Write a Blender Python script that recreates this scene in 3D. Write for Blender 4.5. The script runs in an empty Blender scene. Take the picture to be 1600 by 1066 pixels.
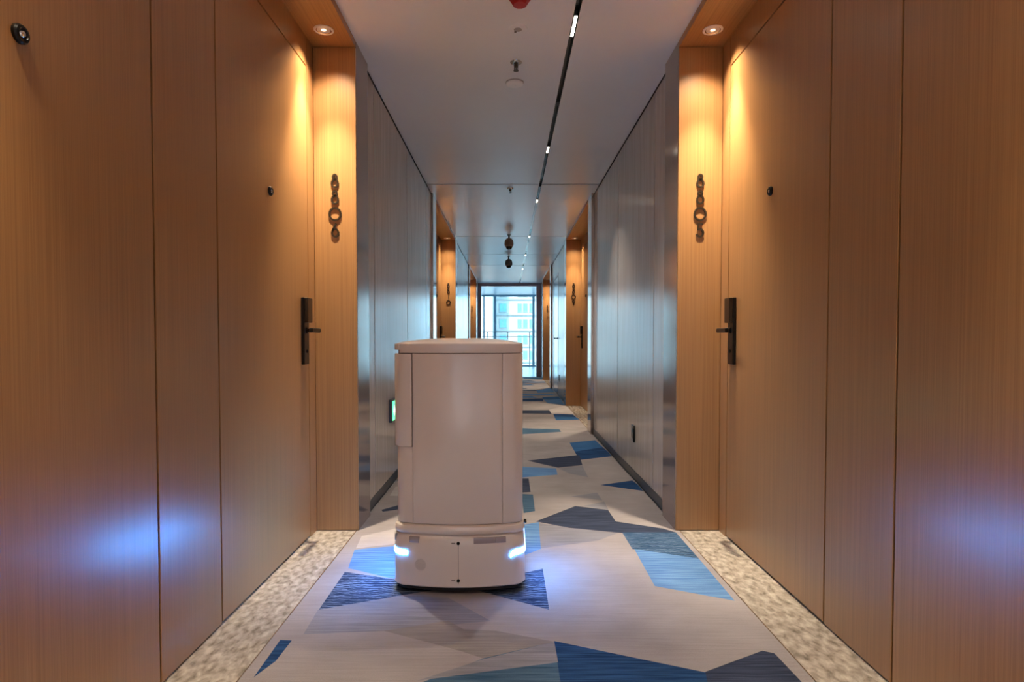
import bpy, bmesh, math, random
from mathutils import Vector, Matrix
random.seed(7)
C = bpy.context.scene.collection
sc = bpy.context.scene
PI = math.pi
R = math.radians

# ------------------------------------------------------------------ camera, world, sun, exposure
FPX = 930.0                                    # focal length in pixels of the 1600 px wide frame
PITCH = R(1.55)
VPX, VPY = 793.0, 531.5                        # where the corridor's axis vanishes
PPY = VPY + FPX * math.tan(PITCH)
cam = bpy.data.cameras.new('camera')
camo = bpy.data.objects.new('camera', cam); C.objects.link(camo)
camo.location = (0, 0, 1.0)
camo.rotation_euler = (PI / 2 - PITCH, 0, 0)
cam.sensor_fit = 'HORIZONTAL'; cam.sensor_width = 36
cam.lens = 36 * FPX / 1600
cam.shift_x = (800 - VPX) / 1600
cam.shift_y = (PPY - 533) / 1600
cam.clip_start = 0.02; cam.clip_end = 600
sc.camera = camo

w = bpy.data.worlds.new('world'); sc.world = w; w.use_nodes = True
nt = w.node_tree; bg = nt.nodes['Background']
bg.inputs[0].default_value = (0.40, 0.74, 1.0, 1)
bg.inputs[1].default_value = 4.0
sun = bpy.data.lights.new('sun', 'SUN'); sun.energy = 5.0; sun.angle = R(3); sun.color = (1.0, 0.88, 0.76)
suno = bpy.data.objects.new('sun', sun); C.objects.link(suno)
suno.rotation_euler = (R(48), 0, R(-25))       # from behind the camera, onto the far facade
sc.view_settings.view_transform = 'Standard'
sc.view_settings.look = 'None'
sc.view_settings.gamma = 1
sc.view_settings.use_curve_mapping = False
sc.view_settings.exposure = 1.85
sc.cycles.max_bounces = 12
sc.cycles.diffuse_bounces = 9
sc.cycles.caustics_reflective = False
sc.cycles.caustics_refractive = False
sc.cycles.sample_clamp_indirect = 4
try:
    sc.cycles.use_denoising = True
except Exception:
    pass
DOWN_W, TRACK_W = 19.0, 26.0
WARM, NEUTRAL = (1.0, 0.84, 0.62), (1.0, 0.90, 0.80)


def pixel(px, py, Z=0.0):                      # a point of the floor seen at a pixel of the photograph
    xc = (px - VPX) / FPX; yc = -(py - PPY) / FPX
    d = (xc, math.cos(PITCH) + yc * math.sin(PITCH), -math.sin(PITCH) + yc * math.cos(PITCH))
    t = (Z - 1.0) / d[2]
    return (d[0] * t, d[1] * t)


# ------------------------------------------------------------------ materials
def mat(name, col, rough=0.5, metal=0.0, coat=0.0, coat_rough=0.1, spec=0.5):
    m = bpy.data.materials.new(name); m.use_nodes = True
    b = m.node_tree.nodes['Principled BSDF']
    b.inputs['Base Color'].default_value = (*col, 1)
    b.inputs['Roughness'].default_value = rough
    b.inputs['Metallic'].default_value = metal
    b.inputs['Coat Weight'].default_value = coat
    b.inputs['Coat Roughness'].default_value = coat_rough
    b.inputs['Specular IOR Level'].default_value = spec
    return m


def noise_col(m, c1, c2, scale=(1, 1, 1), detail=4, nscale=1.0, lo=0.3, hi=0.7, bump=0.0, bump_dist=0.002,
              rough=None, dist=0.0):
    t = m.node_tree; n = t.nodes; L = t.links; b = n['Principled BSDF']
    tc = n.new('ShaderNodeTexCoord'); mp = n.new('ShaderNodeMapping')
    mp.inputs['Scale'].default_value = scale
    L.new(tc.outputs['Object'], mp.inputs[0])
    nz = n.new('ShaderNodeTexNoise'); nz.inputs['Scale'].default_value = nscale
    nz.inputs['Detail'].default_value = detail; nz.inputs['Distortion'].default_value = dist
    L.new(mp.outputs[0], nz.inputs['Vector'])
    cr = n.new('ShaderNodeValToRGB')
    cr.color_ramp.elements[0].position = lo; cr.color_ramp.elements[0].color = (*c1, 1)
    cr.color_ramp.elements[1].position = hi; cr.color_ramp.elements[1].color = (*c2, 1)
    L.new(nz.outputs['Fac'], cr.inputs[0]); L.new(cr.outputs[0], b.inputs['Base Color'])
    if bump:
        bp = n.new('ShaderNodeBump'); bp.inputs['Strength'].default_value = bump
        bp.inputs['Distance'].default_value = bump_dist
        L.new(nz.outputs['Fac'], bp.inputs['Height']); L.new(bp.outputs[0], b.inputs['Normal'])
    if rough:
        mr = n.new('ShaderNodeMapRange')
        mr.inputs['To Min'].default_value = rough[0]; mr.inputs['To Max'].default_value = rough[1]
        L.new(nz.outputs['Fac'], mr.inputs[0]); L.new(mr.outputs[0], b.inputs['Roughness'])
    return m


def emit(name, col, strength):
    m = bpy.data.materials.new(name); m.use_nodes = True
    b = m.node_tree.nodes['Principled BSDF']
    b.inputs['Base Color'].default_value = (0.8, 0.8, 0.8, 1)
    b.inputs['Emission Color'].default_value = (*col, 1)
    b.inputs['Emission Strength'].default_value = strength
    return m


M = {}
M['wood'] = noise_col(mat('oak_veneer', (0.4, 0.2, 0.1), 0.34, spec=0.8), (0.275, 0.130, 0.043), (0.415, 0.212, 0.080),
                      (330, 330, 1.3), 3, 1.0, 0.25, 0.75, rough=(0.29, 0.33))
M['wood_flat'] = noise_col(mat('oak_veneer_soffit', (0.4, 0.2, 0.1), 0.36), (0.275, 0.130, 0.043), (0.415, 0.212, 0.080),
                           (200, 1.6, 200), 3, 1.0, 0.28, 0.74)
M['panel'] = noise_col(mat('greige_laminate', (0.3, 0.26, 0.23), 0.3, spec=0.9), (0.45, 0.38, 0.325), (0.54, 0.465, 0.405),
                       (40, 40, 2.0), 4, 1.0, 0.3, 0.7, rough=(0.15, 0.27))
M['jamb'] = noise_col(mat('brushed_champagne_metal', (0.3, 0.26, 0.23), 0.3, metal=0.75), (0.40, 0.31, 0.25), (0.47, 0.37, 0.31),
                      (150, 150, 1.5), 3, 1.0, rough=(0.08, 0.18))
M['base'] = mat('dark_grey_baseboard', (0.065, 0.068, 0.075), 0.4)
M['gap'] = mat('dark_recess', (0.02, 0.015, 0.012), 0.8)
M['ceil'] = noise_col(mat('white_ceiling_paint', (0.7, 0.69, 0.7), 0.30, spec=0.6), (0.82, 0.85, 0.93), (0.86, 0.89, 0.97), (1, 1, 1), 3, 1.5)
M['slab'] = mat('grey_concrete', (0.3, 0.3, 0.3), 0.9)
M['white_wall'] = mat('white_wall_paint', (0.78, 0.8, 0.82), 0.6)
M['frame'] = mat('dark_purple_brown_metal', (0.32, 0.24, 0.29), 0.25, metal=0.2)
M['alu'] = mat('blue_grey_mullion', (0.22, 0.34, 0.42), 0.3, metal=0.2)
M['steel'] = mat('rail_steel', (0.4, 0.42, 0.44), 0.3, metal=1.0)
M['black'] = mat('black_lock_metal', (0.012, 0.011, 0.010), 0.28, metal=0.6)
M['bronze'] = mat('dark_bronze', (0.06, 0.045, 0.03), 0.35, metal=0.8)
M['track'] = mat('black_track', (0.01, 0.01, 0.011), 0.25)
M['opal'] = mat('opal_cover', (0.75, 0.78, 0.8), 0.25)
M['plastic'] = mat('white_gloss_plastic', (0.72, 0.635, 0.59), 0.28, coat=0.5, coat_rough=0.08)
M['white'] = mat('white_plastic', (0.88, 0.88, 0.92), 0.3)
M['grille'] = mat('grey_grille', (0.38, 0.37, 0.38), 0.6)
M['chrome'] = mat('chrome', (0.7, 0.7, 0.7), 0.15, metal=1.0)
M['red'] = mat('red_gloss_plastic', (0.45, 0.012, 0.012), 0.3)
M['core'] = mat('grey_gap_plastic', (0.16, 0.13, 0.12), 0.6)
M['skirt'] = mat('black_rubber', (0.012, 0.012, 0.014), 0.7)
M['sensor'] = mat('smoked_sensor_window', (0.36, 0.30, 0.32), 0.15, coat=0.5)
b_ = M['plastic'].node_tree.nodes['Principled BSDF']; b_.inputs['Coat IOR'].default_value = 1.55
M['lens'] = mat('black_lens', (0.005, 0.004, 0.004), 0.12)
M['led'] = emit('blue_led', (0.05, 0.32, 1.0), 52)
M['lamp'] = emit('warm_lamp_face', (1.0, 0.78, 0.5), 0.6)
M['module'] = emit('track_lamp_face', (1.0, 0.93, 0.8), 4)
M['reflector'] = mat('reflector', (0.62, 0.6, 0.58), 0.18, metal=1.0)
M['ring'] = mat('white_lamp_ring', (0.8, 0.72, 0.66), 0.4)
M['sign'] = emit('green_sign_face', (0.02, 0.62, 0.20), 0.9)
M['sign_white'] = emit('sign_pictogram', (0.75, 1.0, 0.85), 1.2)
M['dome'] = mat('brown_grey_dome', (0.20, 0.185, 0.19), 0.35)
M['facade'] = mat('white_facade', (0.20, 0.185, 0.17), 0.8)
M['pane'] = mat('blue_window_pane', (0.045, 0.15, 0.20), 0.2, spec=0.3)
M['sill'] = mat('pale_band', (0.14, 0.145, 0.145), 0.8)
M['tile'] = noise_col(mat('pale_glazed_floor', (0.6, 0.65, 0.68), 0.15), (0.5, 0.56, 0.6), (0.66, 0.7, 0.72), (1, 4, 1), 3, 2.0, rough=(0.12, 0.3))
M['service'] = mat('pale_satin_door', (0.5, 0.52, 0.54), 0.2, metal=0.6)
g = bpy.data.materials.new('clear_glass'); g.use_nodes = True; M['glass'] = g
t = g.node_tree; t.nodes.remove(t.nodes['Principled BSDF'])
tr = t.nodes.new('ShaderNodeBsdfTransparent'); tr.inputs[0].default_value = (0.9, 0.97, 0.98, 1)
gl = t.nodes.new('ShaderNodeBsdfGlossy'); gl.inputs['Roughness'].default_value = 0.02
fr = t.nodes.new('ShaderNodeFresnel'); mx = t.nodes.new('ShaderNodeMixShader')
t.links.new(fr.outputs[0], mx.inputs[0]); t.links.new(tr.outputs[0], mx.inputs[1]); t.links.new(gl.outputs[0], mx.inputs[2])
t.links.new(mx.outputs[0], t.nodes['Material Output'].inputs[0])
# mottled polished stone
st = mat('polished_limestone', (0.4, 0.35, 0.28), 0.25, spec=0.5); M['stone'] = st
noise_col(st, (0.18, 0.155, 0.125), (0.56, 0.50, 0.42), (42, 24, 42), 12, 1.0, 0.28, 0.70, rough=(0.12, 0.30), dist=0.25)


def carpet_mat(name, c1, c2, stripes=0.0):
    m = mat(name, c1, 0.95, spec=0.1)
    noise_col(m, c1, c2, (5, 110, 1), 5, 1.0, 0.34, 0.66, bump=0.25, bump_dist=0.003)
    t = m.node_tree; n = t.nodes; L = t.links; b = n['Principled BSDF']
    base = b.inputs['Base Color'].links[0].from_socket
    tc = n.new('ShaderNodeTexCoord')
    if stripes:                                   # broken pale bars woven across the dark patches
        wv = n.new('ShaderNodeTexWave'); wv.bands_direction = 'Y'
        wv.inputs['Scale'].default_value = 17; wv.inputs['Distortion'].default_value = 5
        wv.inputs['Detail'].default_value = 4; wv.inputs['Detail Scale'].default_value = 1.4
        L.new(tc.outputs['Object'], wv.inputs[0])
        mp = n.new('ShaderNodeMapping'); mp.inputs['Scale'].default_value = (14, 90, 1)
        L.new(tc.outputs['Object'], mp.inputs[0])
        n2 = n.new('ShaderNodeTexNoise'); n2.inputs['Scale'].default_value = 1; n2.inputs['Detail'].default_value = 3
        L.new(mp.outputs[0], n2.inputs['Vector'])
        ad = n.new('ShaderNodeMath'); ad.operation = 'MULTIPLY'
        L.new(wv.outputs['Fac'], ad.inputs[0]); L.new(n2.outputs['Fac'], ad.inputs[1])
        cr = n.new('ShaderNodeValToRGB')
        cr.color_ramp.elements[0].position = 0.33; cr.color_ramp.elements[1].position = 0.52
        L.new(ad.outputs[0], cr.inputs[0])
        mu = n.new('ShaderNodeMath'); mu.operation = 'MULTIPLY'; mu.inputs[1].default_value = stripes
        L.new(cr.outputs[0], mu.inputs[0])
        mx = n.new('ShaderNodeMix'); mx.data_type = 'RGBA'
        L.new(mu.outputs[0], mx.inputs[0]); L.new(base, mx.inputs[6]); mx.inputs[7].default_value = (0.24, 0.31, 0.42, 1)
        base = mx.outputs[2]
    nz = n.new('ShaderNodeTexNoise'); nz.inputs['Scale'].default_value = 420; nz.inputs['Detail'].default_value = 1
    L.new(tc.outputs['Object'], nz.inputs['Vector'])
    mr = n.new('ShaderNodeMapRange'); mr.inputs['To Min'].default_value = 0.62; mr.inputs['To Max'].default_value = 1.38
    L.new(nz.outputs['Fac'], mr.inputs[0])
    n3 = n.new('ShaderNodeTexNoise'); n3.inputs['Scale'].default_value = 3.2; n3.inputs['Detail'].default_value = 5
    L.new(tc.outputs['Object'], n3.inputs['Vector'])
    m3 = n.new('ShaderNodeMapRange'); m3.inputs['From Min'].default_value = 0.3; m3.inputs['From Max'].default_value = 0.7
    m3.inputs['To Min'].default_value = 0.84; m3.inputs['To Max'].default_value = 1.10
    L.new(n3.outputs['Fac'], m3.inputs[0])
    pr = n.new('ShaderNodeMath'); pr.operation = 'MULTIPLY'
    L.new(mr.outputs[0], pr.inputs[0]); L.new(m3.outputs[0], pr.inputs[1]); mr = pr
    mm = n.new('ShaderNodeMix'); mm.data_type = 'RGBA'; mm.blend_type = 'MULTIPLY'; mm.inputs[0].default_value = 1
    L.new(base, mm.inputs[6]); L.new(mr.outputs[0], mm.inputs[7])
    L.new(mm.outputs[2], b.inputs['Base Color'])
    return m


CARPET = ['beige', 'taupe', 'mauve', 'slate', 'teal', 'light_blue', 'blue', 'navy', 'striped', 'striped_blue', 'pale']
CM = [carpet_mat('carpet_beige', (0.285, 0.254, 0.25), (0.322, 0.29, 0.284)),
      carpet_mat('carpet_taupe', (0.20, 0.178, 0.172), (0.26, 0.235, 0.225)),
      carpet_mat('carpet_mauve_grey', (0.185, 0.182, 0.205), (0.26, 0.255, 0.28)),
      carpet_mat('carpet_slate', (0.02, 0.027, 0.05), (0.055, 0.068, 0.11)),
      carpet_mat('carpet_teal', (0.03, 0.075, 0.13), (0.09, 0.16, 0.235)),
      carpet_mat('carpet_light_blue', (0.06, 0.155, 0.35), (0.16, 0.30, 0.50)),
      carpet_mat('carpet_blue', (0.02, 0.085, 0.22), (0.06, 0.17, 0.35)),
      carpet_mat('carpet_navy', (0.008, 0.028, 0.085), (0.03, 0.085, 0.20)),
      carpet_mat('carpet_striped_slate', (0.012, 0.022, 0.055), (0.04, 0.06, 0.11), 0.7),
      carpet_mat('carpet_striped_blue', (0.015, 0.045, 0.10), (0.045, 0.11, 0.20), 0.55),
      carpet_mat('carpet_pale', (0.38, 0.345, 0.335), (0.45, 0.41, 0.395))]


# ------------------------------------------------------------------ mesh helpers
def obj(name, bm, m, parent=None, smooth=False, loc=None):
    me = bpy.data.meshes.new(name)
    bmesh.ops.recalc_face_normals(bm, faces=bm.faces)
    bm.to_mesh(me); bm.free()
    for mm in (m if isinstance(m, list) else [m]):
        me.materials.append(mm)
    o = bpy.data.objects.new(name, me); C.objects.link(o)
    if parent: o.parent = parent
    if loc: o.location = loc
    if smooth:
        for p in me.polygons: p.use_smooth = True
        try:
            me.set_sharp_from_angle(angle=R(35))
        except Exception:
            pass
    return o


def tag(o, label=None, cat=None, group=None, kind=None):
    if label: o['label'] = label
    if cat: o['category'] = cat
    if group: o['group'] = group
    if kind: o['kind'] = kind
    return o


def empty(name, loc, label, cat, group=None, kind=None):
    o = bpy.data.objects.new(name, None); C.objects.link(o); o.location = loc
    return tag(o, label, cat, group, kind)


def box(bm, x0, x1, y0, y1, z0, z1, bev=0.0):
    x0, x1 = min(x0, x1), max(x0, x1); y0, y1 = min(y0, y1), max(y0, y1); z0, z1 = min(z0, z1), max(z0, z1)
    vs = [bm.verts.new(p) for p in ((x0, y0, z0), (x1, y0, z0), (x1, y1, z0), (x0, y1, z0),
                                    (x0, y0, z1), (x1, y0, z1), (x1, y1, z1), (x0, y1, z1))]
    fs = [bm.faces.new([vs[i] for i in f]) for f in ((0, 3, 2, 1), (4, 5, 6, 7), (0, 1, 5, 4), (1, 2, 6, 5), (2, 3, 7, 6), (3, 0, 4, 7))]
    if bev:
        es = list({e for f in fs for e in f.edges})
        bmesh.ops.bevel(bm, geom=es, offset=bev, segments=1, affect='EDGES', profile=0.5)
    return bm


def bx(*a, **k):
    return box(bmesh.new(), *a, **k)


def lathe(prof, n=24, axis='Z', at=(0, 0, 0), bm=None):
    """revolve (radius, height) pairs about an axis; ends closed when radius > 0"""
    bm = bm or bmesh.new()
    rings = []
    for r, h in prof:
        if r < 1e-6:
            rings.append([bm.verts.new((0, 0, h))])
        else:
            rings.append([bm.verts.new((r * math.cos(2 * PI * i / n), r * math.sin(2 * PI * i / n), h)) for i in range(n)])
    new = [v for rr in rings for v in rr]
    for a, b in zip(rings, rings[1:]):
        for i in range(n):
            j = (i + 1) % n
            if len(a) == 1 and len(b) == 1: continue
            if len(a) == 1: bm.faces.new((a[0], b[i], b[j]))
            elif len(b) == 1: bm.faces.new((a[i], a[j], b[0]))
            else: bm.faces.new((a[i], a[j], b[j], b[i]))
    for rr in (rings[0], rings[-1]):
        if len(rr) > 1: bm.faces.new(rr)
    mt = Matrix.Translation(at)
    if axis == 'X': mt = mt @ Matrix.Rotation(PI / 2, 4, 'Y')
    if axis == '-X': mt = mt @ Matrix.Rotation(-PI / 2, 4, 'Y')
    if axis == 'Y': mt = mt @ Matrix.Rotation(-PI / 2, 4, 'X')
    if axis == '-Y': mt = mt @ Matrix.Rotation(PI / 2, 4, 'X')
    if axis == '-Z': mt = mt @ Matrix.Rotation(PI, 4, 'X')
    bmesh.ops.transform(bm, matrix=mt, verts=new)
    return bm


def stroke(bm, pts, width, y0, y1, closed=False):
    """a flat ribbon of the given width along pts (x, z), extruded from y0 to y1"""
    n = len(pts); L = []; Rr = []
    for i in range(n):
        a = pts[(i - 1) % n] if closed or i > 0 else pts[i]
        b = pts[(i + 1) % n] if closed or i < n - 1 else pts[i]
        dx, dz = b[0] - a[0], b[1] - a[1]; l = math.hypot(dx, dz) or 1
        nx, nz = -dz / l * width / 2, dx / l * width / 2
        L.append((pts[i][0] + nx, pts[i][1] + nz)); Rr.append((pts[i][0] - nx, pts[i][1] - nz))
    V = [[bm.verts.new((p[0], y, p[1])) for p in side] for side in (L, Rr) for y in (y0, y1)]
    l0, l1, r0, r1 = V
    for i in range(n if closed else n - 1):
        j = (i + 1) % n
        for q in ((l0[i], l0[j], r0[j], r0[i]), (l1[i], l1[j], r1[j], r1[i]), (l0[i], l0[j], l1[j], l1[i]), (r0[i], r0[j], r1[j], r1[i])):
            bm.faces.new(q)
    if not closed:
        for i in (0, n - 1):
            bm.faces.new((l0[i], l1[i], r1[i], r0[i]))
    return bm


def arc(cx, cz, rx, rz, a0, a1, n):
    return [(cx + rx * math.cos(R(a0 + (a1 - a0) * i / n)), cz + rz * math.sin(R(a0 + (a1 - a0) * i / n))) for i in range(n + 1)]


# ------------------------------------------------------------------ measures of the corridor (metres, eye at 1.0)
H = 2.54                                   # ceiling
SIDES = {'left': dict(s=-1, xp=-0.782, xw=-0.802, xd=-1.0), 'right': dict(s=1, xp=0.882, xw=0.912, xd=1.108)}
PITCH_Y = 5.90
REC = [(0.66 + PITCH_Y * k, 3.096 + PITCH_Y * k) for k in range(3)]
JW = 0.27                                   # width of the jamb beside every recess
Y_BACK, Y_END = -1.6, 16.2
Y_LOB = -5.2                                # the added, unseen lobby behind the camera ends at a wall here
SOF = 2.505

# ------------------------------------------------------------------ floor
floor = tag(obj('floor', bx(-3.1, 3.2, Y_LOB, 22.9, -0.25, -0.012), M['slab']), 'corridor floor with patterned blue and beige carpet', 'floor', kind='structure')


def clip(poly, a, b):
    """split a convex polygon by the line a->b: (left part, right part)"""
    def side(p): return (b[0] - a[0]) * (p[1] - a[1]) - (b[1] - a[1]) * (p[0] - a[0])
    L, Rr = [], []
    n = len(poly)
    for i in range(n):
        p, q = poly[i], poly[(i + 1) % n]; sp, sq = side(p), side(q)
        if sp >= 0: L.append(p)
        if sp <= 0: Rr.append(p)
        if sp * sq < 0:
            t = sp / (sp - sq); m = (p[0] + (q[0] - p[0]) * t, p[1] + (q[1] - p[1]) * t)
            L.append(m); Rr.append(m)
    return (L if area(L) > 1e-6 else None), (Rr if area(Rr) > 1e-6 else None)


def area(p):
    return abs(sum(p[i][0] * p[(i + 1) % len(p)][1] - p[(i + 1) % len(p)][0] * p[i][1] for i in range(len(p)))) / 2 if len(p) > 2 else 0


def ccw(p):
    s = sum(p[i][0] * p[(i + 1) % len(p)][1] - p[(i + 1) % len(p)][0] * p[i][1] for i in range(len(p)))
    return p if s > 0 else p[::-1]


pieces = [([(-0.79, Y_BACK), (0.90, Y_BACK), (0.90, Y_END), (-0.79, Y_END)], 0)]
CX0, CX1 = -0.79, 0.90


def patch(pts, colour):
    """lay one convex woven patch into the carpet, cutting what it covers"""
    global pieces
    P = ccw([(min(max(x, CX0 - 1), CX1 + 1), y) for x, y in pts]); ci = CARPET.index(colour); out = []
    inside_parts = []
    for poly, c in pieces:
        cur = poly
        for i in range(len(P)):
            ins, outs = clip(cur, P[i], P[(i + 1) % len(P)])
            if outs: out.append((outs, c))
            cur = ins
            if not cur: break
        if cur: inside_parts.append((cur, ci))
    pieces = out + inside_parts


def pp(colour, *px):
    patch([pixel(*p) for p in px], colour)


# the part of the pattern that the photograph does not show: woven patches of the same kind
rc = random.Random(11)
def band(y0, y1, xa, xb, n):
    for i in range(n):
        y = y0 + (y1 - y0) * (i + rc.random() * 0.6) / n
        x = xa + (xb - xa) * rc.random()
        wd, dp = 0.3 + 0.45 * rc.random(), 0.22 + 0.34 * rc.random()
        c = rc.choice(['blue', 'navy', 'light_blue', 'teal', 'slate', 'mauve', 'taupe', 'light_blue', 'striped', 'pale'])
        sk = (rc.random() - 0.5) * 0.16
        patch([(x - wd / 2, y), (x + wd / 2, y + sk), (x + wd / 2 - rc.random() * 0.2, y + dp + sk * 0.5), (x - wd / 2 + sk, y + dp * (0.5 + 0.6 * rc.random()))], c)
band(-1.5, 1.3, -0.7, 0.8, 8)
band(9.9, 16.0, -0.7, 0.8, 22)
band(3.6, 9.9, -0.7, -0.15, 16)
# patches traced from the photograph
pp('navy', (866, 1002), (1103, 1051), (1112, 1100), (880, 1100))
pp('slate', (1102, 1050), (1191, 1017), (1210, 1021), (1285, 1100), (1112, 1100))
pp('teal', (600, 1090), (755, 1029), (866, 1003), (881, 1100))
pp('mauve', (652, 1064), (752, 1031), (866, 1003), (872, 1035))
pp('taupe', (690, 982), (775, 986), (866, 1003), (755, 1029), (718, 1017))
pp('mauve', (470, 998), (497, 953), (620, 931), (700, 934), (775, 975), (690, 982), (600, 986))  # lavender glow of the blue light strips, painted in as a patch
pp('taupe', (600, 986), (700, 970), (745, 995), (718, 1017))
pp('navy', (438, 1000), (456, 1001), (431, 1033), (396, 1059))
pp('striped', (543, 888), (640, 909), (700, 918), (498, 953))
pp('striped', (740, 921), (790, 902), (848, 889), (858, 953))
pp('light_blue', (554, 859), (622, 853), (720, 870), (720, 905), (620, 906), (544, 888))
pp('mauve', (845, 857), (842, 818), (968, 832), (934, 845))
pp('light_blue', (819, 820), (842, 816), (845, 858), (819, 868))
pp('slate', (837, 815), (899, 791), (950, 797), (962, 815), (971, 833), (890, 825))
pp('slate', (962, 815), (1036, 826), (1056, 832), (971, 833))
pp('teal', (780, 770), (884, 776), (890, 790), (836, 799), (838, 815), (780, 815))
pp('mauve', (891, 776), (933, 770), (941, 782))
pp('mauve', (911, 791), (944, 784), (951, 797))
pp('striped_blue', (972, 832), (1056, 832), (1092, 873), (988, 858))
pp('light_blue', (991, 858), (1092, 873), (1148, 939), (1023, 916))
pp('navy', (938, 758), (988, 751), (1010, 768))
pp('blue', (890, 692), (930, 688), (942, 699), (898, 706))
pp('navy', (898, 706), (942, 699), (958, 713), (905, 719))
pp('slate', (824, 720), (905, 711), (910, 727), (872, 731))
pp('light_blue', (780, 728), (869, 732), (871, 742), (780, 749))
pp('mauve', (890, 740), (872, 732), (910, 728), (919, 746))
pp('slate', (790, 748), (826, 748), (829, 769), (790, 771))
pp('teal', (780, 668), (874, 671), (877, 675), (780, 681))
pp('navy', (864, 646), (895, 648), (900, 652), (866, 651))
pp('blue', (866, 651), (900, 652), (906, 656), (869, 657))
pp('slate', (780, 641), (858, 641), (862, 647), (780, 646))
pp('pale', (858, 640), (884, 634), (897, 647), (862, 647))
pp('navy', (780, 624), (848, 623), (849, 627), (780, 628))
pp('blue', (847, 621), (872, 620), (876, 623), (850, 624))
pp('light_blue', (850, 625), (876, 624), (882, 633), (855, 630))
pp('light_blue', (838, 610), (862, 606), (868, 613), (840, 614))
pp('pale', (565, 838), (618, 826), (622, 850), (556, 857))  # floor lit by the recess downlight, painted in as a pale patch
pp('slate', (596, 797), (625, 789), (625, 796), (598, 800))
bm = bmesh.new()
for poly, ci in pieces:
    vs = [bm.verts.new((x, y, 0)) for x, y in poly]
    f = bm.faces.new(vs); f.material_index = ci
bmesh.ops.remove_doubles(bm, verts=bm.verts, dist=0.0004)
for f in bm.faces:
    f.normal_update()
    if f.normal.z < 0: f.normal_flip()
me = bpy.data.meshes.new('carpet')
# thin pile thickness all round
ret = bmesh.ops.extrude_face_region(bm, geom=list(bm.faces))
bmesh.ops.translate(bm, verts=[e for e in ret['geom'] if isinstance(e, bmesh.types.BMVert)], vec=(0, 0, -0.0115))
bmesh.ops.recalc_face_normals(bm, faces=bm.faces)
bm.to_mesh(me); bm.free()
for m in CM: me.materials.append(m)
carpet = bpy.data.objects.new('carpet', me); C.objects.link(carpet); carpet.parent = floor
obj('lobby_carpet', bx(-2.6, 2.7, Y_END + 0.002, 22.45, -0.012, 0.0), M['tile'], floor)

# ------------------------------------------------------------------ ceiling
ceiling = tag(obj('ceiling', bx(-3.1, 3.2, Y_LOB, 22.9, 2.76, 2.95), M['slab']), 'white corridor ceiling with thin joints', 'ceiling', kind='structure')
TX0, TX1 = 0.312, 0.340
joints = [Y_BACK, 0.05, 5.93, 8.9, 10.75, 12.3, Y_END]
for a, b in zip(joints, joints[1:]):
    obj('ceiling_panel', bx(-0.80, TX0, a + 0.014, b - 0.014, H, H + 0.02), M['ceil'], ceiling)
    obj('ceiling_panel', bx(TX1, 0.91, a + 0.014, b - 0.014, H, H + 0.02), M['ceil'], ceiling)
obj('backing_board', bx(-0.80, TX0, Y_BACK, Y_END, H + 0.022, H + 0.04), M['gap'], ceiling)
obj('backing_board', bx(TX1, 0.91, Y_BACK, Y_END, H + 0.022, H + 0.04), M['gap'], ceiling)
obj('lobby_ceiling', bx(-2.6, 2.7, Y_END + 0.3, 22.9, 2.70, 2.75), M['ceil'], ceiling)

# ------------------------------------------------------------------ walls, recesses, doors
walls = {}
PANEL_CUTS = {'left': [[3.366, 3.60, 4.78, 5.88, 6.29], [9.266, 9.5, 10.80, 12.19], [15.066, 15.6, Y_END]],
              'right': [[3.366, 3.72, 4.93, 6.08, 6.29], [9.266, 9.6, 10.70], [11.70, 12.0, 12.19], [15.066, 15.6, Y_END]]}
NUM = {('left', 0): '8806', ('right', 0): '8805', ('left', 1): '8810', ('right', 1): '8809', ('left', 2): '8814', ('right', 2): '8813'}
door_n = [0]
WHERE = {('left', 0): 'oak reveal nearest the robot on the left', ('right', 0): 'oak reveal nearest the camera on the right',
         ('left', 1): 'second oak reveal down the left wall', ('right', 1): 'second oak reveal down the right wall',
         ('left', 2): 'last oak reveal on the left beside the bright window', ('right', 2): 'last oak reveal on the right beside the bright window'}


def digit(ch):
    """one deep extruded numeral, front at y=-0.028, back at y=0; centred on x=0, z from -0.04 to 0.04"""
    bm = bmesh.new(); y0, y1, wd = -0.005, 0.002, 0.0095
    if ch == '8':
        stroke(bm, arc(0, 0.022, 0.0105, 0.012, 0, 360, 16)[:-1], wd, y0, y1, True)
        stroke(bm, arc(0, -0.011, 0.0165, 0.019, 0, 360, 20)[:-1], wd, y0, y1, True)
    elif ch == '0':
        stroke(bm, arc(0, 0, 0.029, 0.031, 0, 360, 28)[:-1], wd, y0, y1, True)
    elif ch == '6':
        stroke(bm, arc(0, -0.013, 0.0165, 0.019, 0, 360, 20)[:-1], wd, y0, y1, True)
        stroke(bm, [(-0.0145, -0.004), (-0.004, 0.020), (0.006, 0.036)], wd, y0, y1)
    elif ch == '9':
        stroke(bm, arc(0, 0.013, 0.0165, 0.019, 0, 360, 20)[:-1], wd, y0, y1, True)
        stroke(bm, [(0.0145, 0.004), (0.004, -0.020), (-0.006, -0.036)], wd, y0, y1)
    elif ch == '5':
        stroke(bm, [(0.013, 0.033), (-0.010, 0.033), (-0.010, 0.004)] + arc(0, -0.013, 0.0165, 0.019, 115, -165, 18), wd, y0, y1)
    elif ch == '1':
        stroke(bm, [(0, 0.034), (0, -0.034)], 0.007, y0, y1)
    elif ch == '3':
        stroke(bm, arc(0, 0.017, 0.014, 0.015, 150, -80, 14) + arc(0, -0.015, 0.0165, 0.018, 80, -150, 14), wd, y0, y1)
    elif ch == '4':
        stroke(bm, [(0.008, -0.034), (0.008, 0.034), (-0.018, -0.012), (0.02, -0.012)], wd, y0, y1)
    return bm


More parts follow.
